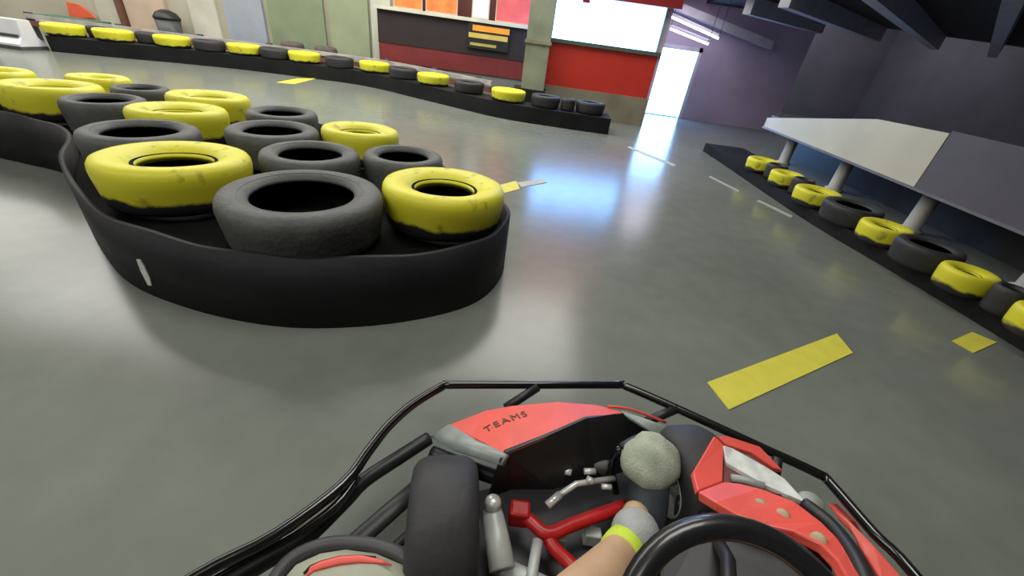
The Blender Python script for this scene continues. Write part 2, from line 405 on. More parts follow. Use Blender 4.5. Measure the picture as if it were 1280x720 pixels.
for k in range(len(ys)):
    a = ys[k]; b = ys[k + 1] if k + 1 < len(ys) else Vector((.35, 6.06, 0))
    if k == len(ys) - 1:
        tag(obj('tyre', tyre_bm(.2, FT, .6, .14, 40), [RUBD, HOLE_SHADE], loc=(.1, 6.07, BH)), 'black tyre on the far barrier just right of its last yellow tyre', 'tyre', 'tyres on the far barrier')
        tag(obj('tyre', tyre_bm(.2, FT, .6, .14, 40), [RUBD, HOLE_SHADE], loc=(.72, 6.06, BH)), 'black tyre at the right end of the far barrier', 'tyre', 'tyres on the far barrier')
        tag(obj('tyre', tyre_bm(.1, FT, .6, .14, 40), [RUBD, HOLE_SHADE], loc=(.41, 6.02, BH)), 'small black tyre between the two last tyres at the right end of the far barrier', 'tyre', 'tyres on the far barrier')
        continue
    L = (b - a).length; R = min(.22, (L - .48) / 2 - .004)
    c = (a + b) / 2
    t = (b - a).normalized(); nrm3 = Vector((-t.y, t.x, 0))
    if R < .13:
        R = .15; h = math.sqrt((.24 + R + .004) ** 2 - (L / 2) ** 2); c = c + nrm3 * min(h, .22)
        R = min(R, (c - a).length - .244)
    tag(obj('tyre', tyre_bm(R, FT, .6, .14, 40), [RUBD, HOLE_SHADE], loc=(c.x, c.y, BH)), 'black tyre on the far barrier between its %s and %s yellow tyres from the left' % (ords[k], ords[k + 1]), 'tyre', 'tyres on the far barrier')

# ------------------------------------------------------------------ right barrier
RBH = .10
RTH = .125
rb = [(2.24, 5.6), (2.26, 4.9), (2.30, 3.3), (2.40, 2.5), (2.46, 2.0), (2.52, 1.3), (2.6, .4)]
rp = smooth_path([(x, y, 0) for x, y in rb], 6)
bm = bmesh.new(); o2 = offset(rp, .5)
prism(bm, [(p.x, p.y) for p in rp] + [(p.x, p.y) for p in o2[::-1]], 0, RBH)
tag(rebase(obj('rubber_barrier', bm, BELT, smooth=False)), 'long black rubber base of the right-hand tyre barrier', 'barrier base')
RTY = [(934, 203, .15, 'y'), (968, 221, .14, 'y'), (1012, 244, .17, 'y'), (1095, 289, .15, 'y'), (1195, 347, .125, 'y'), (1292, 402, .12, 'y')]
pr = []
for k, (px, py, R, c) in enumerate(RTY):
    q = at(px, py, RBH + .07)
    pr.append((Vector((max(q.x, 2.33) + .05, q.y)), R))
wds = ['farthest from the kart', 'second from its far end', 'third from its far end', 'fourth from its far end', 'fifth from its far end', 'nearest to the kart at the photo edge']
for k, (q, R) in enumerate(pr):
    tag(obj('tyre', tyre_bm(R, RTH, .36, .28, 40), [YELF, HOLE_SHADE], loc=(q.x, q.y, RBH)), 'yellow tyre on the right-hand barrier, %s' % wds[k], 'tyre', 'tyres on the right-hand barrier')
wo = ['first', 'second', 'third', 'fourth', 'fifth', 'sixth']
for k in range(len(pr) - 1):
    (a, ra), (b, rb_) = pr[k], pr[k + 1]; L = (b - a).length; R = (L - ra - rb_) / 2 - .004
    if R > .05:
        t = (b - a).normalized(); c = a + t * (ra + .004 + R)
        tag(obj('tyre', tyre_bm(R, .14, .6, .14, 40), [RUBD, HOLE_SHADE], loc=(c.x + .02, c.y, RBH)), 'black tyre on the right-hand barrier between its %s and %s yellow tyres counted from far' % (wo[k], wo[k + 1]), 'tyre', 'tyres on the right-hand barrier')

# ------------------------------------------------------------------ platform behind the right barrier
PXX = 3.05
deck = empty('raised_platform', (PXX + .6, 3.5, 0), 'low raised platform with pale fascia boards on white posts behind the right-hand barrier', 'platform')
CREAM = mat('cream_board', (.56, .54, .42), .5, var=.08, scale=2)
PURP = mat('purple_grey_board', (.10, .092, .105), .6, var=.15, scale=2)
bm = bmesh.new(); prf = [(3.35, .355), (5.95, .355), (5.95, .46), (4.1, .74), (3.35, .76)]
fa = [bm.verts.new((PXX, y, z)) for y, z in prf]; fb_ = [bm.verts.new((PXX + .04, y, z)) for y, z in prf]
bm.faces.new(fa); bm.faces.new(fb_[::-1])
for i in range(5): bm.faces.new((fa[i], fa[(i + 1) % 5], fb_[(i + 1) % 5], fb_[i]))
tag(obj('fascia_board', bm, CREAM, deck, smooth=False), 'cream fascia board with a sloping top')
tag(box('fascia_board', (PXX, .2, .335), (PXX + .04, 3.34, .78), PURP, deck), 'purple-grey fascia board')
box('edge_strip', (PXX - .015, .2, .335), (PXX + .05, 5.95, .355), mat('edge_metal', (.25, .25, .26), .4, metal=.5), deck)
box('deck_slab', (PXX + .05, .2, .42), (PXX + 2.2, 5.95, .50), DGREY, deck)
box('gap_shade_board', (PXX + .55, .2, 0), (PXX + .62, 5.95, .42), BLK, deck)  # black board put in to give the shade under the deck
WP = mat('post_white', (.42, .42, .38), .6)
for y in (5.5, 4.42, 3.36, 2.4, 1.4):
    bm = bmesh.new(); add_lathe(bm, [(0, 0), (.085, 0), (.085, .02), (.06, .03), (.06, .415), (0, .415)], 20, Matrix.Translation((PXX + .2, y, 0)), False)
    obj('post', bm, WP, deck)

# ------------------------------------------------------------------ things behind the far barrier
rail = empty('guard_rail', (-4, 7.85, 0), 'low brown and grey guard rail behind the far tyre barrier', 'guard rail')
RBN = mat('rail_red_brown', (.16, .06, .05), .6, var=.4, scale=4); RGY = mat('rail_pale_grey', (.42, .39, .36), .5, var=.3, scale=5)
rl = [(-8.3, 7.1), (-6.6, 7.28), (-5.2, 7.5), (-3.9, 7.68), (-2.7, 7.68), (-1.6, 7.2), (-.75, 6.75)]
rlp = smooth_path([(x, y, 0) for x, y in rl], 5)
for z0, z1, m in ((.30, .36, RGY), (.20, .27, RBN)):
    bm = bmesh.new(); o2 = offset(rlp, .05)
    prism(bm, [(p.x, p.y) for p in rlp] + [(p.x, p.y) for p in o2[::-1]], z0, z1); obj('rail', bm, m, rail, smooth=False)
for i in range(0, len(rlp), 4):
    p = offset(rlp, .09)[i]
    bm = bmesh.new(); add_box(bm, (p.x - .04, p.y - .035, 0), (p.x + .04, p.y + .035, .38)); obj('post', bm, DGREY, rail, smooth=False)
BRN = mat('dusty_brown_rubber', (.10, .075, .065), .7, var=.3, scale=5)
for lab, x, y, zz in (('dusty brown spare tyre behind the far barrier below the green panel', -4.45, 7.98, .13), ('dusty brown spare tyre behind the far barrier just right of the green panel', -3.85, 7.98, .13)):
    t = obj('tyre', tyre_bm(.19, .42, .6, .1, 40), [BRN, HOLE_SHADE], loc=(x, y, 0)); tag(t, lab, 'tyre', 'spare tyres behind the far barrier')

# white plastic block at the far left
bl = empty('barrier_block', (-8.6, 6.2, 0), 'white plastic barrier block standing at the left end of the far barrier', 'barrier block')
WPL = mat('white_plastic', (.72, .72, .74), .4, var=.06)
c = at(24, 60, 0)
bl.location = (c.x, c.y, 0)
bm = bmesh.new(); prof = [(-.17, 0), (.17, 0), (.17, .07), (.10, .16), (.08, .36), (-.08, .36), (-.10, .16), (-.17, .07)]
a = [bm.verts.new((c.x - .24, c.y + u, z)) for u, z in prof]; b = [bm.verts.new((c.x + .24, c.y + u, z)) for u, z in prof]
bm.faces.new(a[::-1]); bm.faces.new(b)
for i in range(8): bm.faces.new((a[i], a[(i + 1) % 8], b[(i + 1) % 8], b[i]))
obj('body', bm, WPL, bl, smooth=False)
box('foot', (c.x - .25, c.y - .18, 0), (c.x + .25, c.y + .18, .045), DGREY, bl)
box('stripe', (c.x - .2, c.y - .125, .155), (c.x + .2, c.y - .09, .185), DGREY, bl)

# green-topped bench with white edge
e0, e1 = aty(55, 33, 7.7), aty(122, 36, 7.7)
bn = empty('bench', (e0.x + .5, 7.8, 0), 'green bench with a white front edge behind the far barrier\'s left end', 'bench')
GRN = mat('green_board', (.05, .17, .11), .5)
box('seat', (e0.x, 7.6, .27), (e1.x, 8.0, .33), GRN, bn)
box('edge', (e0.x + .12, 7.57, .24), (e1.x, 7.60, .29), WPL, bn)
for x in (e0.x + .1, e1.x - .12): box('leg', (x - .03, 7.65, 0), (x + .03, 7.95, .27), DGREY, bn)
# orange-red wall arrow
q0, q1, q2, q3 = aty(82, 2, 8.2), aty(98, 6, 8.2), aty(119, 22, 8.2), aty(88, 23, 8.2)
bm = bmesh.new()
f1 = [bm.verts.new((q.x, 8.20, q.z)) for q in (q0, q1, q2, q3)]; f2 = [bm.verts.new((q.x, 8.235, q.z)) for q in (q0, q1, q2, q3)]
bm.faces.new(f1); bm.faces.new(f2[::-1])
for i in range(4): bm.faces.new((f1[i], f1[(i + 1) % 4], f2[(i + 1) % 4], f2[i]))
tag(rebase(obj('wall_sign', bm, mat('orange_red', (.75, .12, .05), .5), smooth=False)), 'orange-red wedge-shaped sign on the beige wall above the green bench', 'sign')
# dark bin
c = aty(212, 34, 8.0)
bi = empty('waste_bin', (c.x, 8.0, 0), 'dark rounded waste bin against the pale wall behind the far barrier', 'bin')
bm = bmesh.new(); add_lathe(bm, [(0, 0), (.15, 0), (.19, .50), (.17, .50), (0, .48)], 24, Matrix.Translation((c.x, 8.0, 0)), False); obj('body', bm, DGREY, bi)
bm = bmesh.new(); add_lathe(bm, [(0, .50), (.20, .50), (.20, .53), (.15, .60), (.06, .64), (0, .645)], 24, Matrix.Translation((c.x, 8.0, 0)), False); obj('lid', bm, BLK, bi)

# counter with posters
CY = 7.86
ct = empty('counter', (-1.3, CY + .2, 0), 'dark maroon service counter with a pale top behind the far barrier', 'counter')
x0, x1 = aty(472, 30, CY).x, aty(690, 60, CY).x - .28
MAR = mat('maroon_panel', (.045, .012, .014), .5, var=.3, scale=3)
box('front_panel', (x0, CY, .62), (x1, CY + .36, 1.09), mat('counter_black', (.022, .014, .016), .5), ct)
box('kick_panel', (x0, CY + .01, .34), (x1, CY + .36, .62), mat('counter_red', (.16, .02, .02), .5), ct)
box('plinth', (x0, CY + .03, 0), (x1, CY + .36, .34), mat('plinth_grey', (.16, .17, .14), .6), ct)
box('worktop', (x0 - .03, CY - .06, 1.09), (x1 + .03, CY + .40, 1.14), mat('worktop_pale', (.6, .57, .47), .4), ct)
ORG = mat('poster_orange', (.75, .20, .05), .5, var=.3, scale=9)
PNK = mat('poster_red_pink', (.72, .12, .12), .5, var=.15, scale=5)
def board(name, px0, px1, z0, z1, m, label, Y=CY + .05, cat='poster', th=.02):
    a = aty(px0, 10, Y).x; b = aty(px1, 10, Y).x
    r = empty(name, ((a + b) / 2, Y, z0), label, cat)
    box('sheet', (a + .015, Y, z0 + .015), (b - .015, Y + th, z1 - .015), m, r)
    bm = bmesh.new()
    for lo, hi in (((a, Y - .004, z0), (b, Y + th, z0 + .015)), ((a, Y - .004, z1 - .015), (b, Y + th, z1)), ((a, Y - .004, z0 + .015), (a + .015, Y + th, z1 - .015)), ((b - .015, Y - .004, z0 + .015), (b, Y + th, z1 - .015))): add_box(bm, lo, hi)
    obj('border', bm, mat(name + '_border', (.5, .42, .3), .5), r, smooth=False)
    return r
board('poster', 492, 528, 1.14, 1.75, ORG, 'orange poster standing on the dark counter, left one of two')
board('poster', 532, 572, 1.14, 1.75, ORG, 'orange poster standing on the dark counter, right one of two')
board('display_board', 590, 612, 1.14, 1.7, WPL, 'narrow white board standing on the counter beside the posters', cat='board')
board('display_board', 620, 676, 1.14, 1.8, PNK, 'wide pink-red board standing at the right end of the counter', cat='board')
# orange and yellow sign on the counter front
Y = CY - .05
a, b = aty(584, 50, Y), aty(636, 50, Y)
sg = empty('counter_sign', ((a.x + b.x) / 2, Y, .78), 'black sign with orange and yellow stripes on the counter front', 'sign')
box('panel', (a.x, Y, .72), (b.x, Y + .048, 1.07), BLK, sg)
box('stripe', (a.x + .08, Y - .006, .97), (b.x, Y, 1.05), mat('stripe_orange', (.85, .33, .03), .5), sg)
box('stripe', (a.x + .02, Y - .006, .87), (b.x - .02, Y, .94), mat('stripe_yellow', (.6, .45, .1), .5), sg)
box('stripe', (a.x + .05, Y - .006, .76), (b.x - .2, Y, .80), mat('stripe_olive', (.4, .35, .08), .5), sg)
struct(box('wall_counter_back', (-2.6, 8.3, 0), (.02, 8.5, CZ), mat('wall_red_brown', (.12, .035, .03), .7, scale=2)))
# pillar with black base
p = aty(672, 60, 6.75)
struct(box('pillar', (p.x - .17, 6.62, .30), (p.x + .17, 6.92, CZ), mat('pillar_grey_green', (.25, .27, .19), .7, var=.2, scale=3)))
struct(box('pillar_base', (p.x - .28, 6.56, 0), (p.x + .2, 6.96, .34), BLK))
struct(box('trim_13', (p.x - .19, 6.6, .92), (p.x + .19, 6.94, .96), TAN))

# ------------------------------------------------------------------ ceiling details at right
BEAM = mat('beam_grey', (.42, .40, .43), .5)
TUBE = mat('tube_white', (1, .93, 1), .4, var=0, emit=6)
def beam(name, a, b, w, h, m):
    a, b = Vector(a), Vector(b); d = (b - a).normalized(); n = Vector((-d.y, d.x, 0)).normalized() * (w / 2); u = Vector((0, 0, h))
    bm = bmesh.new(); vs = [bm.verts.new(p) for p in (a - n, a + n, a + n + u, a - n + u, b - n, b + n, b + n + u, b - n + u)]
    for f in ((0, 3, 2, 1), (4, 5, 6, 7), (0, 1, 5, 4), (1, 2, 6, 5), (2, 3, 7, 6), (3, 0, 4, 7)): bm.faces.new([vs[i] for i in f])
    return obj(name, bm, m, smooth=False)
MZ = 1.62
struct(box('shade_slab', (1.5, -1.5, MZ + .2), (2.6, 3.6, MZ + .35), mat('shade_slab_black', (.02, .018, .022), .8)))  # added slab out of view, keeps light off the right-hand floor
struct(box('ceiling_mezzanine', (2.6, -1.5, MZ + .2), (FX1, 8.55, MZ + .35), mat('mezzanine_black', (.02, .018, .022), .8)))
for a, b in (((2.75, 7.1), (4.6, 8.5)), ((2.65, 5.85), (5.6, 8.5)), ((2.65, 4.45), (6.6, 8.5)), ((3.2, 3.7), (7.6, 8.5)), ((4.0, 3.2), (8.6, 7.9))):
    struct(beam('beam', (a[0], a[1], MZ), (b[0], b[1], MZ), .12, .2, BEAM))
p_, q_ = aty(826, 6, 8.45), aty(962, 62, 8.45)
struct(beam('beam', p_, q_, .16, .12, BEAM))
for i, (a, b, lab) in enumerate((((828, 16), (898, 48), 'upper'), ((838, 36), (885, 55), 'lower'))):
    p, q = aty(*a, 8.2), aty(*b, 7.6)
    fx = empty('strip_light', (p + q) / 2, 'bright white strip light hanging beside the doorway, %s one of two' % lab, 'strip light')
    bm = bmesh.new(); add_tube(bm, [p, q], .016); obj('tube', bm, TUBE, fx)
    h = beam('housing', p + Vector((0, 0, .016)), q + Vector((0, 0, .016)), .06, .04, WPL); h.parent = fx; h.location = -fx.location
    for e in (p, q):
        bm = bmesh.new(); add_tube(bm, [e + Vector((0, 0, .05)), Vector((e.x, e.y, CZ))], .004, 6); obj('cord', bm, BLK, fx)

# ------------------------------------------------------------------ the go-kart
K = empty('go_kart', (.2, .35, 0), 'red and black rental go-kart in the foreground, seen from its driving seat', 'go-kart')
def P(lst, z=None): return [at(*((a[0], a[1], a[2]) if len(a) > 2 else (a[0], a[1], z))) for a in lst]
# bumper hoop
hoop = [Vector((-.36, -.36, .2)), Vector((-.47, -.28, .2)), Vector((-.53, -.05, .2))] + P([(160, 788), (250, 718), (345, 668), (428, 606), (462, 562), (487, 531), (518, 504), (553, 483)], .2)
bar = hoop + P([(562, 481), (668, 481), (772, 481), (782, 483), (840, 508), (960, 563), (1022, 592), (1037, 603), (1093, 667), (1146, 722)], .2) + [Vector((.90, .12, .2)), Vector((.96, -.20, .2)), Vector((.90, -.28, .2))]
bump = tube('bumper_hoop', bar, .0115, BLKG, K, sm=4)
for a, b in (((672, 484, .2), (632, 510, .17)), ((846, 511, .2), (806, 528, .17)), ((972, 572, .2), (968, 597, .17))):
    tube('bracket', [at(*a), at(*b)], .012, BLK, bump)
# lower side tubes, left
tube('side_bar', P([(536, 548, .15), (500, 571, .15), (456, 600, .145), (428, 629, .14), (380, 674, .135), (330, 702, .13), (180, 795, .13)]), .0165, BLK, K, sm=4)
tube('side_bar', P([(447, 596, .185), (420, 632, .18), (370, 668, .175), (300, 706, .175), (180, 775, .175)]), .009, BLKG, K, sm=4)
tube('floor_bar', P([(526, 606), (446, 676), (400, 720)], .07), .022, BLK, K, sm=2, flat=.6)
tube('floor_bar', P([(522, 658), (482, 694), (440, 735)], .07), .011, BLK, K, sm=2)
# floor pan
pan = P([(556, 625), (690, 590), (850, 575), (945, 640)], .045) + [Vector((.70, -.15, .045)), Vector((.16, -.28, .045))]
bm = bmesh.new(); prism(bm, [(p.x, p.y) for p in pan], .03, .045); obj('floor_pan', bm, BLK, K, smooth=False)
# nose fairing
nose = bpy.data.objects.new('nose_fairing', None)
tl = [(561, 531, .17), (607, 513, .20), (640, 507, .22), (697, 502, .24), (747, 506, .25), (778, 515, .258)]
lw = [(565, 534, .175), (590, 546, .21), (632, 567, .268), (682, 547, .272), (733, 523, .265), (778, 516, .259)]
nq = []
for i in range(5):
    nq.append([at(*tl[i]), at(*tl[i + 1]), at(*lw[i + 1]), at(*lw[i])])
plate('nose_fairing', nq, .004, RED, K, bev=.002)
nf = K.children[-1] if False else [o for o in COL.objects if o.name.startswith('nose_fairing') and o.type == 'MESH'][0]
bpy.data.objects.remove(nose)
def sub(o):   # parts of parts keep world placement
    return o
plate('side_lip', [[at(538, 546, .155), at(561, 530, .171), at(596, 549, .215), at(566, 562, .165)], [at(566, 562, .165), at(596, 549, .215), at(632, 567, .270), at(625, 581, .25)]], .012, GREYP, K, bev=.0, smooth=True)
plate('rear_shroud', [[at(625, 580, .252), at(632, 566, .27), at(640, 612, .13), at(612, 622, .10)],
                      [at(632, 566, .27), at(682, 546, .274), at(690, 612, .12), at(640, 612, .13)],
                      [at(682, 546, .274), at(733, 523, .267), at(748, 598, .12), at(690, 612, .12)],
                      [at(733, 523, .267), at(778, 516, .258), at(800, 585, .12), at(748, 598, .12)],
                      [at(778, 516, .258), at(858, 545, .21), at(862, 578, .12), at(800, 585, .12)]], .008, BLK, K, bev=0)
plate('side_lip', [[at(778, 514, .262), at(800, 521, .25), at(868, 545, .215), at(858, 552, .21)], [at(778, 514, .262), at(858, 552, .21), at(840, 556, .21), at(790, 524, .255)]], .01, GREYP, K, bev=.0, smooth=True)
tube('trim_line', P([(760, 508, .256), (790, 512, .25), (832, 528, .22)]), .0035, RED, K, sm=4)
tube('lower_lip', P([(540, 566, .13), (575, 580, .14), (612, 594, .15), (640, 600, .14)]), .017, BLK, K, sm=4)
# lettering on the nose
cu = bpy.data.curves.new('lettering', 'FONT'); cu.body = 'TEAMS'; cu.size = .044; cu.extrude = .0008; cu.space_character = 1.25
tmp = bpy.data.objects.new('lettering', cu); COL.objects.link(tmp)
bpy.context.view_layer.update()
me = bpy.data.meshes.new_from_object(tmp.evaluated_get(bpy.context.evaluated_depsgraph_get()))
bpy.data.objects.remove(tmp)
lo = bpy.data.objects.new('lettering', me); COL.objects.link(lo); me.materials.append(mat('letter_dark', (.10, .05, .02), .5))
A, B, Cc = at(608, 543, .222), at(660, 519, .243), at(600, 532, .206)
from mathutils.bvhtree import BVHTree
xa = (B - A).normalized(); nn = xa.cross(Cc - A).normalized()
if nn.z < 0: nn = -nn
ya = nn.cross(xa)
sxy = (B - A).length / max(v.co.x for v in me.vertices)
quads = [q for q in nq]
vv = []; ff = []
for q in quads: k = len(vv); vv += q; ff += [(k, k + 1, k + 2), (k, k + 2, k + 3)]
tree = BVHTree.FromPolygons(vv, ff)
for v in me.vertices:
    p = A + xa * (v.co.x * sxy) + ya * (v.co.y * sxy)
    hit = tree.find_nearest(p)[0]
    v.co = hit + nn * (.0012 + v.co.z)
lo.parent = nf; lo.location = (0, 0, 0)
# front panel (red fairing in front of the steering wheel)
def D(l): return [atd(*a) for a in l]
A1 = D([(893, 544, .86), (905, 556, .845), (904, 602, .77), (872, 614, .735), (866, 590, .78)])
fp = plate('front_panel', [A1], .014, RED, K, bev=.003)
strip = [((872, 614, .735), (904, 602, .77)), ((895, 628, .70), (925, 604, .755)), ((921, 643, .675), (950, 610, .735)), ((955, 656, .655), (993, 626, .70)), ((993, 664, .64), (1027, 652, .665)),
         ((1027, 680, .615), (1045, 670, .64)), ((1048, 700, .585), (1061, 692, .61)), ((1062, 725, .555), (1078, 722, .57)), ((1075, 770, .50), (1092, 765, .52))]
sp = [(atd(*a), atd(*b)) for a, b in strip]
plate('front_panel', [[sp[i][0], sp[i + 1][0], sp[i + 1][1], sp[i][1]] for i in range(len(sp) - 1)], .018, RED, K, bev=.003)
plate('number_plate', D([(904, 556, .84), (916, 560, .838), (957, 583, .815), (981, 598, .79), (1009, 629, .735), (985, 618, .74), (958, 606, .765), (908, 578, .81)]), .010, WHITEP, K, bev=.002)
plate('top_rail', D([(897, 545, .862), (908, 544, .862), (950, 558, .86), (979, 588, .82), (968, 585, .82), (940, 566, .84), (908, 556, .85)]), .012, RED, K, bev=.002)
plate('inner_panel', D([(905, 578, .82), (958, 606, .78), (985, 620, .75), (950, 612, .742), (904, 602, .775)]), .008, mat('dull_red', (.16, .05, .05), .6), K, bev=.001)
tube('strut', D([(914, 597, .775), (930, 600, .77), (956, 608, .75)]), .007, GREYP, K)
bm = bmesh.new(); c = atd(1014, 628, .745); add_lathe(bm, [(0, 0), (.02, 0), (.022, .01), (.022, .03), (.017, .038), (0, .04)], 20, Matrix.Translation(c - Vector((0, 0, .03))), False); obj('cap', bm, mat('cap_grey', (.28, .30, .25), .5), K)
for px, py, dd in ((950, 632, .70), (978, 645, .675), (1023, 675, .625)):
    bm = bmesh.new(); c = atd(px, py, dd); nz = (EYE - c).normalized()
    add_lathe(bm, [(0, .004), (.007, .004), (.011, .001), (.012, -.004), (0, -.004)], 16, Matrix.Translation(c) @ nz.to_track_quat('Z', 'Y').to_matrix().to_4x4(), False); tag(obj('bolt', bm, mat('scuff_tan', (.42, .33, .20), .6), K), 'tan bolt head')
tube('black_edge', D([(1005, 630, .72), (1034, 652, .68), (1058, 680, .63), (1077, 712, .585), (1100, 770, .53)]), .012, BLK, K, sm=3)
# right side pod
rp_ = [((1033, 628, .18), (1050, 652, .17)), ((1060, 650, .185), (1066, 668, .175)), ((1095, 684, .19), (1082, 694, .18)), ((1128, 721, .19), (1100, 722, .18)), ((1185, 790, .19), (1130, 800, .18))]
rq = [(at(*a), at(*b)) for a, b in rp_[:-1]] + [(Vector((.87, .14, .19)), Vector((.76, .12, .18))), (Vector((.93, -.2, .19)), Vector((.80, -.22, .18)))]
plate('side_pod', [[rq[i][0], rq[i + 1][0], rq[i + 1][1], rq[i][1]] for i in range(len(rq) - 1)], .05, RED, K, bev=.004)
rq2 = [((1022, 640, .16), (1035, 655, .16)), ((1045, 655, .165), (1052, 676, .16)), ((1066, 680, .165), (1068, 700, .16)), ((1090, 720, .165), (1070, 730, .16)), ((1120, 800, .165), (1080, 800, .16))]
q2 = [(at(*a), at(*b)) for a, b in rq2[:-1]] + [(Vector((.755, .12, .165)), Vector((.70, .12, .16))), (Vector((.79, -.22, .165)), Vector((.74, -.22, .16)))]
plate('pod_edge', [[q2[i][0], q2[i + 1][0], q2[i + 1][1], q2[i][1]] for i in range(len(q2) - 1)], .05, BLK, K, bev=.004)
# left side pod
cx = [(330, 760), (347, 733), (370, 706), (400, 692), (432, 687), (470, 692), (503, 706), (522, 735), (530, 770)]
pod = P(cx, .19)
bm = bmesh.new()
top = [bm.verts.new(p) for p in pod]; c0 = sum(pod, Vector()) / len(pod); lowv = [bm.verts.new(c0 + (p - c0) * 1.06 - Vector((0, 0, .10))) for p in pod]
mid_ = [bm.verts.new(c0 + (p - c0) * .55 + Vector((0, 0, .012))) for p in pod]
n = len(pod)
for i in range(n):
    j = (i + 1) % n
    bm.faces.new((top[i], top[j], mid_[j], mid_[i])); bm.faces.new((top[j], top[i], lowv[i], lowv[j]))
bm.faces.new(mid_); bm.faces.new(lowv[::-1])
lp = obj('side_pod', bm, BEIGE, K)
tag(lp, 'beige side pod with a red stripe')
st = tube('stripe', [p + Vector((0, 0, .004)) for p in P([(384, 722), (390, 713), (402, 708), (425, 702), (450, 700), (474, 703), (490, 708)], .198)], [.002, .006, .0075, .008, .007, .004, .001], RED, None, seg=8, flat=.5)
st.parent = lp; st.location = (0, 0, 0)
st = tube('stripe', [p + Vector((0, 0, .003)) for p in P([(380, 718), (388, 709), (402, 703), (425, 697), (450, 696), (470, 698)], .198)], .0022, BLK, None, seg=8)
st.parent = lp; st.location = (0, 0, 0)
tube('pod_rim', P([(322, 765), (345, 722), (368, 697), (400, 683), (432, 679), (470, 683), (506, 697), (532, 730), (540, 770)], .18), .013, mat('rim_dark', (.05, .048, .05), .5), K, sm=4)
# front wheels
def wheel(c, ax, name='front_wheel'):
    w = bpy.data.objects.new(name, None); COL.objects.link(w); w.parent = K; w.location = c - K.location
    mt = Matrix.Translation(c) @ ax.to_track_quat('Z', 'Y').to_matrix().to_4x4()
    R, hw = .135, .068
    prof = [(.065, -hw * .9), (.09, -hw), (.115, -hw * .97), (.126, -hw * .85), (R, -hw * .6), (R + .001, 0), (R, hw * .6), (.126, hw * .85), (.115, hw * .97), (.09, hw), (.065, hw * .9)]
    bm = bmesh.new(); add_lathe(bm, prof, 48, mt); obj('tyre', bm, RUBD, w)
    bm = bmesh.new(); add_lathe(bm, [(.0, -hw * .5), (.03, -hw * .5), (.035, -hw * .3), (.055, -hw * .3), (.064, -hw * .92), (.068, -hw * .92), (.06, 0), (.068, hw * .92), (.064, hw * .92), (.055, hw * .3), (.035, hw * .3), (.03, hw * .5), (0, hw * .5)], 32, mt, False); obj('rim', bm, ALU, w)
    bm = bmesh.new(); add_lathe(bm, [(0, -.05), (.018, -.05), (.018, .07), (.012, .075), (0, .075)], 16, mt, False); obj('hub', bm, STEEL, w)
    return w
wc = Vector((-.072, .425, .136))
wheel(wc, Vector((.985, .17, 0)))
wheel(Vector((.485, .60, .136)), Vector((.97, .24, 0)))
# chassis: red tubes, spindle, rods
ch = tube('chassis_rail', P([(640, 634, .12), (662, 650, .125), (684, 667, .125), (712, 657, .125), (745, 645, .125), (782, 632, .12)]), .0145, REDT, K, sm=4)
tube('chassis_rail', P([(684, 667, .12), (692, 684, .115), (712, 704, .11), (740, 735, .11)]), .0145, REDT, K, sm=4)
tube('chassis_rail', P([(846, 602, .12), (862, 590, .13), (880, 600, .14)]), .012, REDT, K, sm=4)
tube('chassis_rail', P([(856, 672, .08), (872, 680, .08), (900, 700, .08)]), .010, REDT, K, sm=4)
bm = bmesh.new(); c = at(649, 641, .125); add_box(bm, c - Vector((.022, .018, .03)), c + Vector((.022, .018, .022)), .006); tag(obj('kingpin_bracket', bm, REDT, K, smooth=False), 'red kingpin bracket')
p, q = at(615, 636, .15), at(628, 712, .13)
tube('spindle', [p, p.lerp(q, .15), p.lerp(q, .5), q], [.019, .022, .025, .026], ALU, K, seg=18)
bm = bmesh.new(); add_lathe(bm, [(0, .024), (.012, .024), (.017, .016), (.018, -.004), (0, -.004)], 18, Matrix.Translation(p + Vector((0, 0, .012))), False); tag(obj('spindle_nut', bm, STEEL, K), 'bright zinc nut')
tube('tie_rod', P([(672, 676, .13), (668, 700, .13), (662, 740, .13)]), .011, ALU, K, seg=14)
tube('steering_arm', P([(628, 708, .10), (660, 722, .10), (700, 740, .10)]), .016, ALU, K, seg=12)
tube('tie_rod', P([(690, 625, .14), (720, 605, .15), (768, 598, .15)]), .007, STEEL, K)
for a, b, r in (((684, 632, .15), (700, 618, .16), .009), ((706, 588, .16), (714, 590, .16), .009), ((730, 589, .17), (744, 589, .17), .007), ((752, 608, .17), (764, 609, .17), .006), ((733, 598, .16), (742, 603, .16), .008), ((742, 562, .17), (748, 564, .17), .007), ((672, 588, .15), (678, 588, .15), .004)):
    tube('rod_end', [at(*a), at(*b)], r, STEEL, K)
for px, py in ((698, 672), (742, 668)):
    bm = bmesh.new(); c = at(px, py, .08); add_box(bm, c - Vector((.02, .012, .03)), c + Vector((.016, .012, .012)), .003); obj('pedal_bracket', bm, ALU, K, smooth=False)
bm = bmesh.new(); c = at(742, 582, .13); add_box(bm, c - Vector((.035, .02, .035)), c + Vector((.035, .02, .03)), .012); tag(obj('brake_cylinder', bm, mat('cyl_grey', (.12, .125, .125), .45), K), 'grey brake cylinder')
tube('pedal', P([(776, 560, .24), (800, 548, .25), (826, 548, .25)]), .011, BLK, K, sm=3)
tube('pedal', P([(770, 615, .08), (764, 580, .17), (776, 560, .24)]), .009, BLKG, K, sm=3)
tube('fuel_line', P([(852, 628, .14), (856, 645, .14), (862, 668, .13)]), .008, mat('dull_brass', (.42, .38, .2), .4), K)
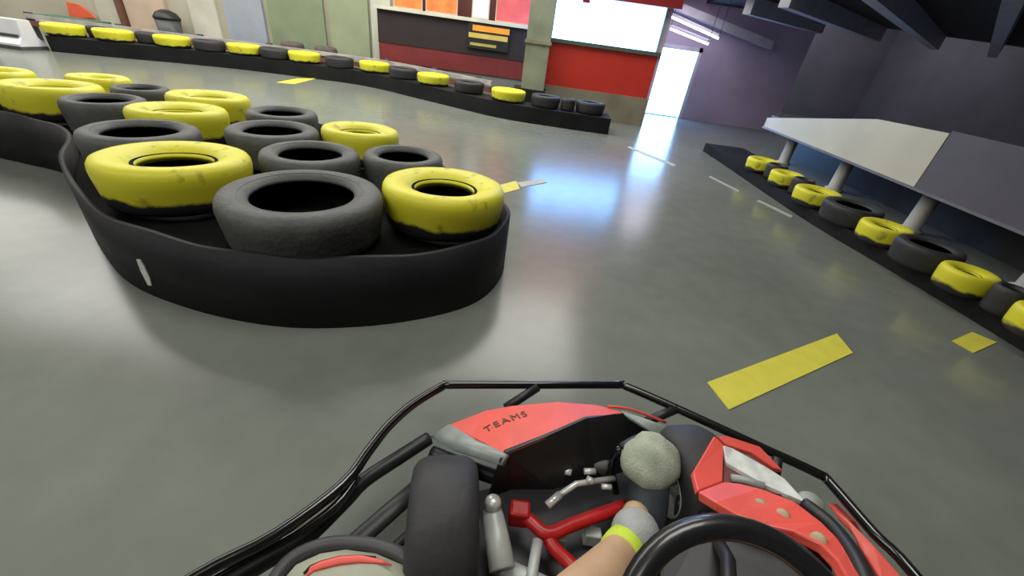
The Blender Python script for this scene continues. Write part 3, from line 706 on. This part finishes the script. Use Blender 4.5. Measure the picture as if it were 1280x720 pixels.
# steering wheel
sw = bpy.data.objects.new('steering_wheel', None); COL.objects.link(sw); sw.parent = K
c = atd(932, 826, .475); sw.location = c - K.location
nz = (Vector((-.02, -.50, .86))).normalized()
xr = Vector((.98, .18, 0)); xr = (xr - nz * xr.dot(nz)).normalized(); yr = nz.cross(xr)
R = .147
bm = bmesh.new(); add_tube(bm, [c + xr * R * math.cos(2 * PI * i / 56) + yr * R * .93 * math.sin(2 * PI * i / 56) for i in range(56)], .0165, 16, True); obj('rim', bm, mat('wheel_rubber', (.016, .016, .017), .28, coat=.4), sw)
for o_ in [x for x in COL.objects if x.parent == sw]: pass
for a in (PI * .5 + 1.2, PI * .5 - 1.2, -PI * .5):
    tube('spoke', [c - nz * .02, c + (xr * math.cos(a) + yr * math.sin(a)) * R * .55 - nz * .012, c + (xr * math.cos(a) + yr * math.sin(a)) * R * .96], .011, BLK, sw, seg=10, flat=.5)
bm = bmesh.new(); add_lathe(bm, [(0, -.03), (.035, -.03), (.035, -.005), (.03, 0), (0, 0)], 28, Matrix.Translation(c - nz * .01) @ nz.to_track_quat('Z', 'Y').to_matrix().to_4x4(), False); obj('hub', bm, BLK, sw)
c_sw, nz_sw = c, nz
tube('steering_column', [at(868, 622, .12), atd(910, 700, .62), c_sw - nz_sw * .03], .011, BLK, K)
# dark shroud below the wheel
plate('column_shroud', D([(828, 700, .68), (870, 668, .70), (930, 652, .70), (1000, 668, .68), (1040, 706, .64), (1050, 760, .60), (930, 800, .58), (820, 760, .62)]), .02, BLK, K, bev=.004)

# rear end: axle, rear wheels, seat shell
kr, kf = Vector((.975, .22, 0)), Vector((-.22, .975, 0)); ax0 = Vector((.43, -.62, .136))
tube('rear_axle', [ax0 - kr * .5, ax0 + kr * .5], .016, STEEL, K)
for s_ in (-1, 1): wheel(ax0 + kr * .52 * s_, kr, 'rear_wheel')
for s_ in (-1, 1): tube('chassis_rail', [ax0 + kr * .27 * s_ + Vector((0, 0, -.03)), ax0 + kr * .27 * s_ + kf * .55 + Vector((0, 0, -.04)), ax0 + kr * .2 * s_ + kf * 1.1 + Vector((0, 0, -.04))], .0145, REDT, K, sm=4)
bm = bmesh.new(); sc_ = Vector((.33, -.36, 0))
rows = []
for k, (ff, zz, ww) in enumerate(((.20, .10, .17), (.08, .045, .19), (-.08, .05, .20), (-.18, .12, .20), (-.24, .28, .19), (-.28, .48, .15))):
    row = []
    for u in range(9):
        t = (u - 4) / 4
        row.append(bm.verts.new(sc_ + kr * (ww * t) + kf * (ff + (.07 * t * t if k > 2 else 0)) + Vector((0, 0, zz + (.14 * t ** 4 if k < 4 else 0)))))
    rows.append(row)
for a, b in zip(rows, rows[1:]):
    for u in range(8): bm.faces.new((a[u], a[u + 1], b[u + 1], b[u]))
st_ = obj('seat', bm, BLK, K)
so_ = st_.modifiers.new('t', 'SOLIDIFY'); so_.thickness = .008

# ------------------------------------------------------------------ the driver (legs in the cockpit)
SKIN = mat('skin', (.56, .36, .21), .55, var=.1, scale=15)
DR = empty('person', (.2, .2, 0), 'person driving the kart, bare shin with neon sock band, grey shoe on the pedal', 'person')
knee = Vector((.055, .135, .385)); ank = at(788, 676, .17)
knee2 = Vector((.43, .06, .29)); ank2 = Vector((.47, .44, .11))
hipc = Vector((.30, -.34, .20))
def skin_mesh(name, verts, edges, rad, m, parent, sub=2):
    me = bpy.data.meshes.new(name); me.from_pydata([tuple(v) for v in verts], edges, []); me.materials.append(m)
    o = bpy.data.objects.new(name, me); COL.objects.link(o)
    if parent is not None:
        o.parent = parent; o.location = -parent.location
    sk = o.modifiers.new('skin', 'SKIN'); sk.use_smooth_shade = True
    for i, r in enumerate(rad): me.skin_vertices[0].data[i].radius = (r, r)
    me.skin_vertices[0].data[0].use_root = True
    s = o.modifiers.new('sub', 'SUBSURF'); s.levels = s.render_levels = sub
    return o
h1, h2 = hipc + Vector((-.10, .02, 0)), hipc + Vector((.10, .04, 0))
heel = at(790, 684, .10); toe = at(812, 575, .22)
V_ = [hipc, h1, h1.lerp(knee, .5), knee, knee.lerp(ank, .35), knee.lerp(ank, .7), ank, ank.lerp(toe, .5) - Vector((0, 0, .02)), h2, h2.lerp(knee2, .5), knee2, knee2.lerp(ank2, .4), ank2, ank2 + Vector((.02, .12, .03)), hipc + Vector((0, -.08, .2)), hipc + Vector((0, -.06, .42))]
E_ = [(0, 1), (1, 2), (2, 3), (3, 4), (4, 5), (5, 6), (6, 7), (0, 8), (8, 9), (9, 10), (10, 11), (11, 12), (12, 13), (0, 14), (14, 15)]
R_ = [.13, .10, .08, .058, .055, .043, .034, .03, .10, .08, .058, .055, .04, .035, .13, .15]
skin_mesh('body', V_, E_, R_, SKIN, DR)
# shorts over both thighs
NAVY = mat('dark_shorts', (.03, .035, .045), .8, scale=20)
skin_mesh('shorts', [hipc, h1, h1.lerp(knee, .5), h1.lerp(knee, .8), h2, h2.lerp(knee2, .5), h2.lerp(knee2, .98), hipc + Vector((0, -.06, .12))], [(0, 1), (1, 2), (2, 3), (0, 4), (4, 5), (5, 6), (0, 7)], [.145, .115, .095, .08, .115, .095, .075, .15], NAVY, DR)
skin_mesh('shirt', [hipc + Vector((0, -.06, .10)), hipc + Vector((0, -.08, .25)), hipc + Vector((0, -.06, .44))], [(0, 1), (1, 2)], [.15, .15, .16], mat('dark_shirt', (.04, .045, .05), .8), DR)
# sock with neon band, shoe
SOCK = mat('neon_sock', (.55, .72, .05), .7)
a, b = knee.lerp(ank, .80), knee.lerp(ank, 1.0)
tube('sock', [knee.lerp(ank, .84), knee.lerp(ank, .89), knee.lerp(ank, .96)], [.039, .041, .041], SOCK, DR, seg=20)
GR = mat('shoe_grey', (.34, .36, .35), .75, var=.15, scale=25, bump=.2)
DK = mat('shoe_dark', (.035, .045, .055), .7, var=.3, scale=20)
OL = mat('shoe_toe_pale', (.36, .40, .31), .75, var=.15, scale=30, bump=.3)
shoe = bpy.data.objects.new('shoe', None); COL.objects.link(shoe); shoe.parent = DR; shoe.location = (0, 0, 0)
shoe.location = ank - DR.location
def ell(bm, c, ax, rx, ry, rz, seg=24):
    g = bmesh.ops.create_uvsphere(bm, u_segments=seg, v_segments=14, radius=1)
    q = ax.normalized().to_track_quat('Z', 'Y').to_matrix().to_4x4()
    for v in g['verts']: v.co = c + (q @ Vector((v.co.x * rx, v.co.y * ry, v.co.z * rz)))
foot = toe - heel
bm = bmesh.new(); ell(bm, at(794, 668, .185), foot, .048, .05, .05); obj('collar', bm, GR, shoe)
skin_mesh('upper', [at(800, 672, .13), at(808, 640, .15), at(812, 605, .19), at(814, 585, .22)], [(0, 1), (1, 2), (2, 3)], [.045, .048, .048, .04], DK, None).parent = shoe
bpy.data.objects['upper'].location = -ank
bm = bmesh.new(); ell(bm, at(813, 577, .235), at(816, 560, .25) - at(808, 600, .21), .062, .040, .062)
for v in bm.verts: v.co += Vector((.004 * math.sin(v.co.x * 140), 0, .004 * math.sin(v.co.y * 120 + v.co.x * 60)))
obj('toe_cap', bm, OL, shoe)
tube('sole', [heel - Vector((0, 0, .01)), heel.lerp(toe, .5) + Vector((.02, .03, -.02)), toe + Vector((.02, .05, .0))], [.03, .036, .03], BLK, shoe, sm=4, flat=.5)
shoe2 = bpy.data.objects.new('shoe', None); COL.objects.link(shoe2); shoe2.parent = DR; shoe2.location = ank2 - DR.location
skin_mesh('upper', [ank2, ank2 + Vector((.01, .05, -.02)), ank2 + Vector((.025, .15, .03))], [(0, 1), (1, 2)], [.048, .046, .04], DK, None)
u2 = [o for o in COL.objects if o.name.startswith('upper')][-1]; u2.parent = shoe2; u2.location = -ank2
tube('sole', [ank2 + Vector((0, -.03, -.05)), ank2 + Vector((.02, .09, -.04)), ank2 + Vector((.03, .18, .02))], [.03, .034, .028], BLK, shoe2, sm=4, flat=.5)

# ------------------------------------------------------------------ light
W = bpy.data.worlds.new('world'); S.world = W; W.use_nodes = True
W.node_tree.nodes['Background'].inputs[0].default_value = (.5, .55, .6, 1); W.node_tree.nodes['Background'].inputs[1].default_value = .05
def lamp(x, y, z, sx, sy, pw, col=(1, .98, .92), rot=(0, 0, 0)):
    l = bpy.data.lights.new('ceiling_or_fill_lamp', 'AREA'); l.shape = 'RECTANGLE'; l.size = sx; l.size_y = sy; l.energy = pw; l.color = col
    o = bpy.data.objects.new('ceiling_or_fill_lamp', l); COL.objects.link(o); o.location = (x, y, z); o.rotation_euler = rot; return o
for x, y, pw in ((-11.3, -1.2, 50), (-6.5, -1.2, 60), (-3.6, -1.2, 60), (-1.6, -1.0, 45), (-11.6, 3.2, 190), (-10.8, 7.0, 120), (-6.5, 5.8, 170), (-3.6, 5.6, 190), (-.6, 6.0, 215)):
    lamp(x, y, CZ - .08, *((3.6, 3.0) if pw > 100 else (2.4, 1.6)), pw)
lamp(.15, 1.3, CZ - .08, 1.6, 1.2, 50)
lamp(6.5, 11.0, CZ - .08, 2.0, 1.2, 60, (.88, .88, 1))  # added cool fill light, lifts the dark back wall
lamp(2.25, 7.7, 1.85, .5, .9, 9, (.95, .85, 1))  # added fill light below the ceiling, brightens the lavender wall by the doorway
lamp(6.5, 3.5, MZ + .18, 2, 2, 16, (.85, .8, 1))  # added fill light under the mezzanine so the right wall shows

S.view_settings.view_transform = 'Standard'; S.view_settings.look = 'None'; S.view_settings.gamma = 1; S.view_settings.use_curve_mapping = False
S.view_settings.exposure = .0
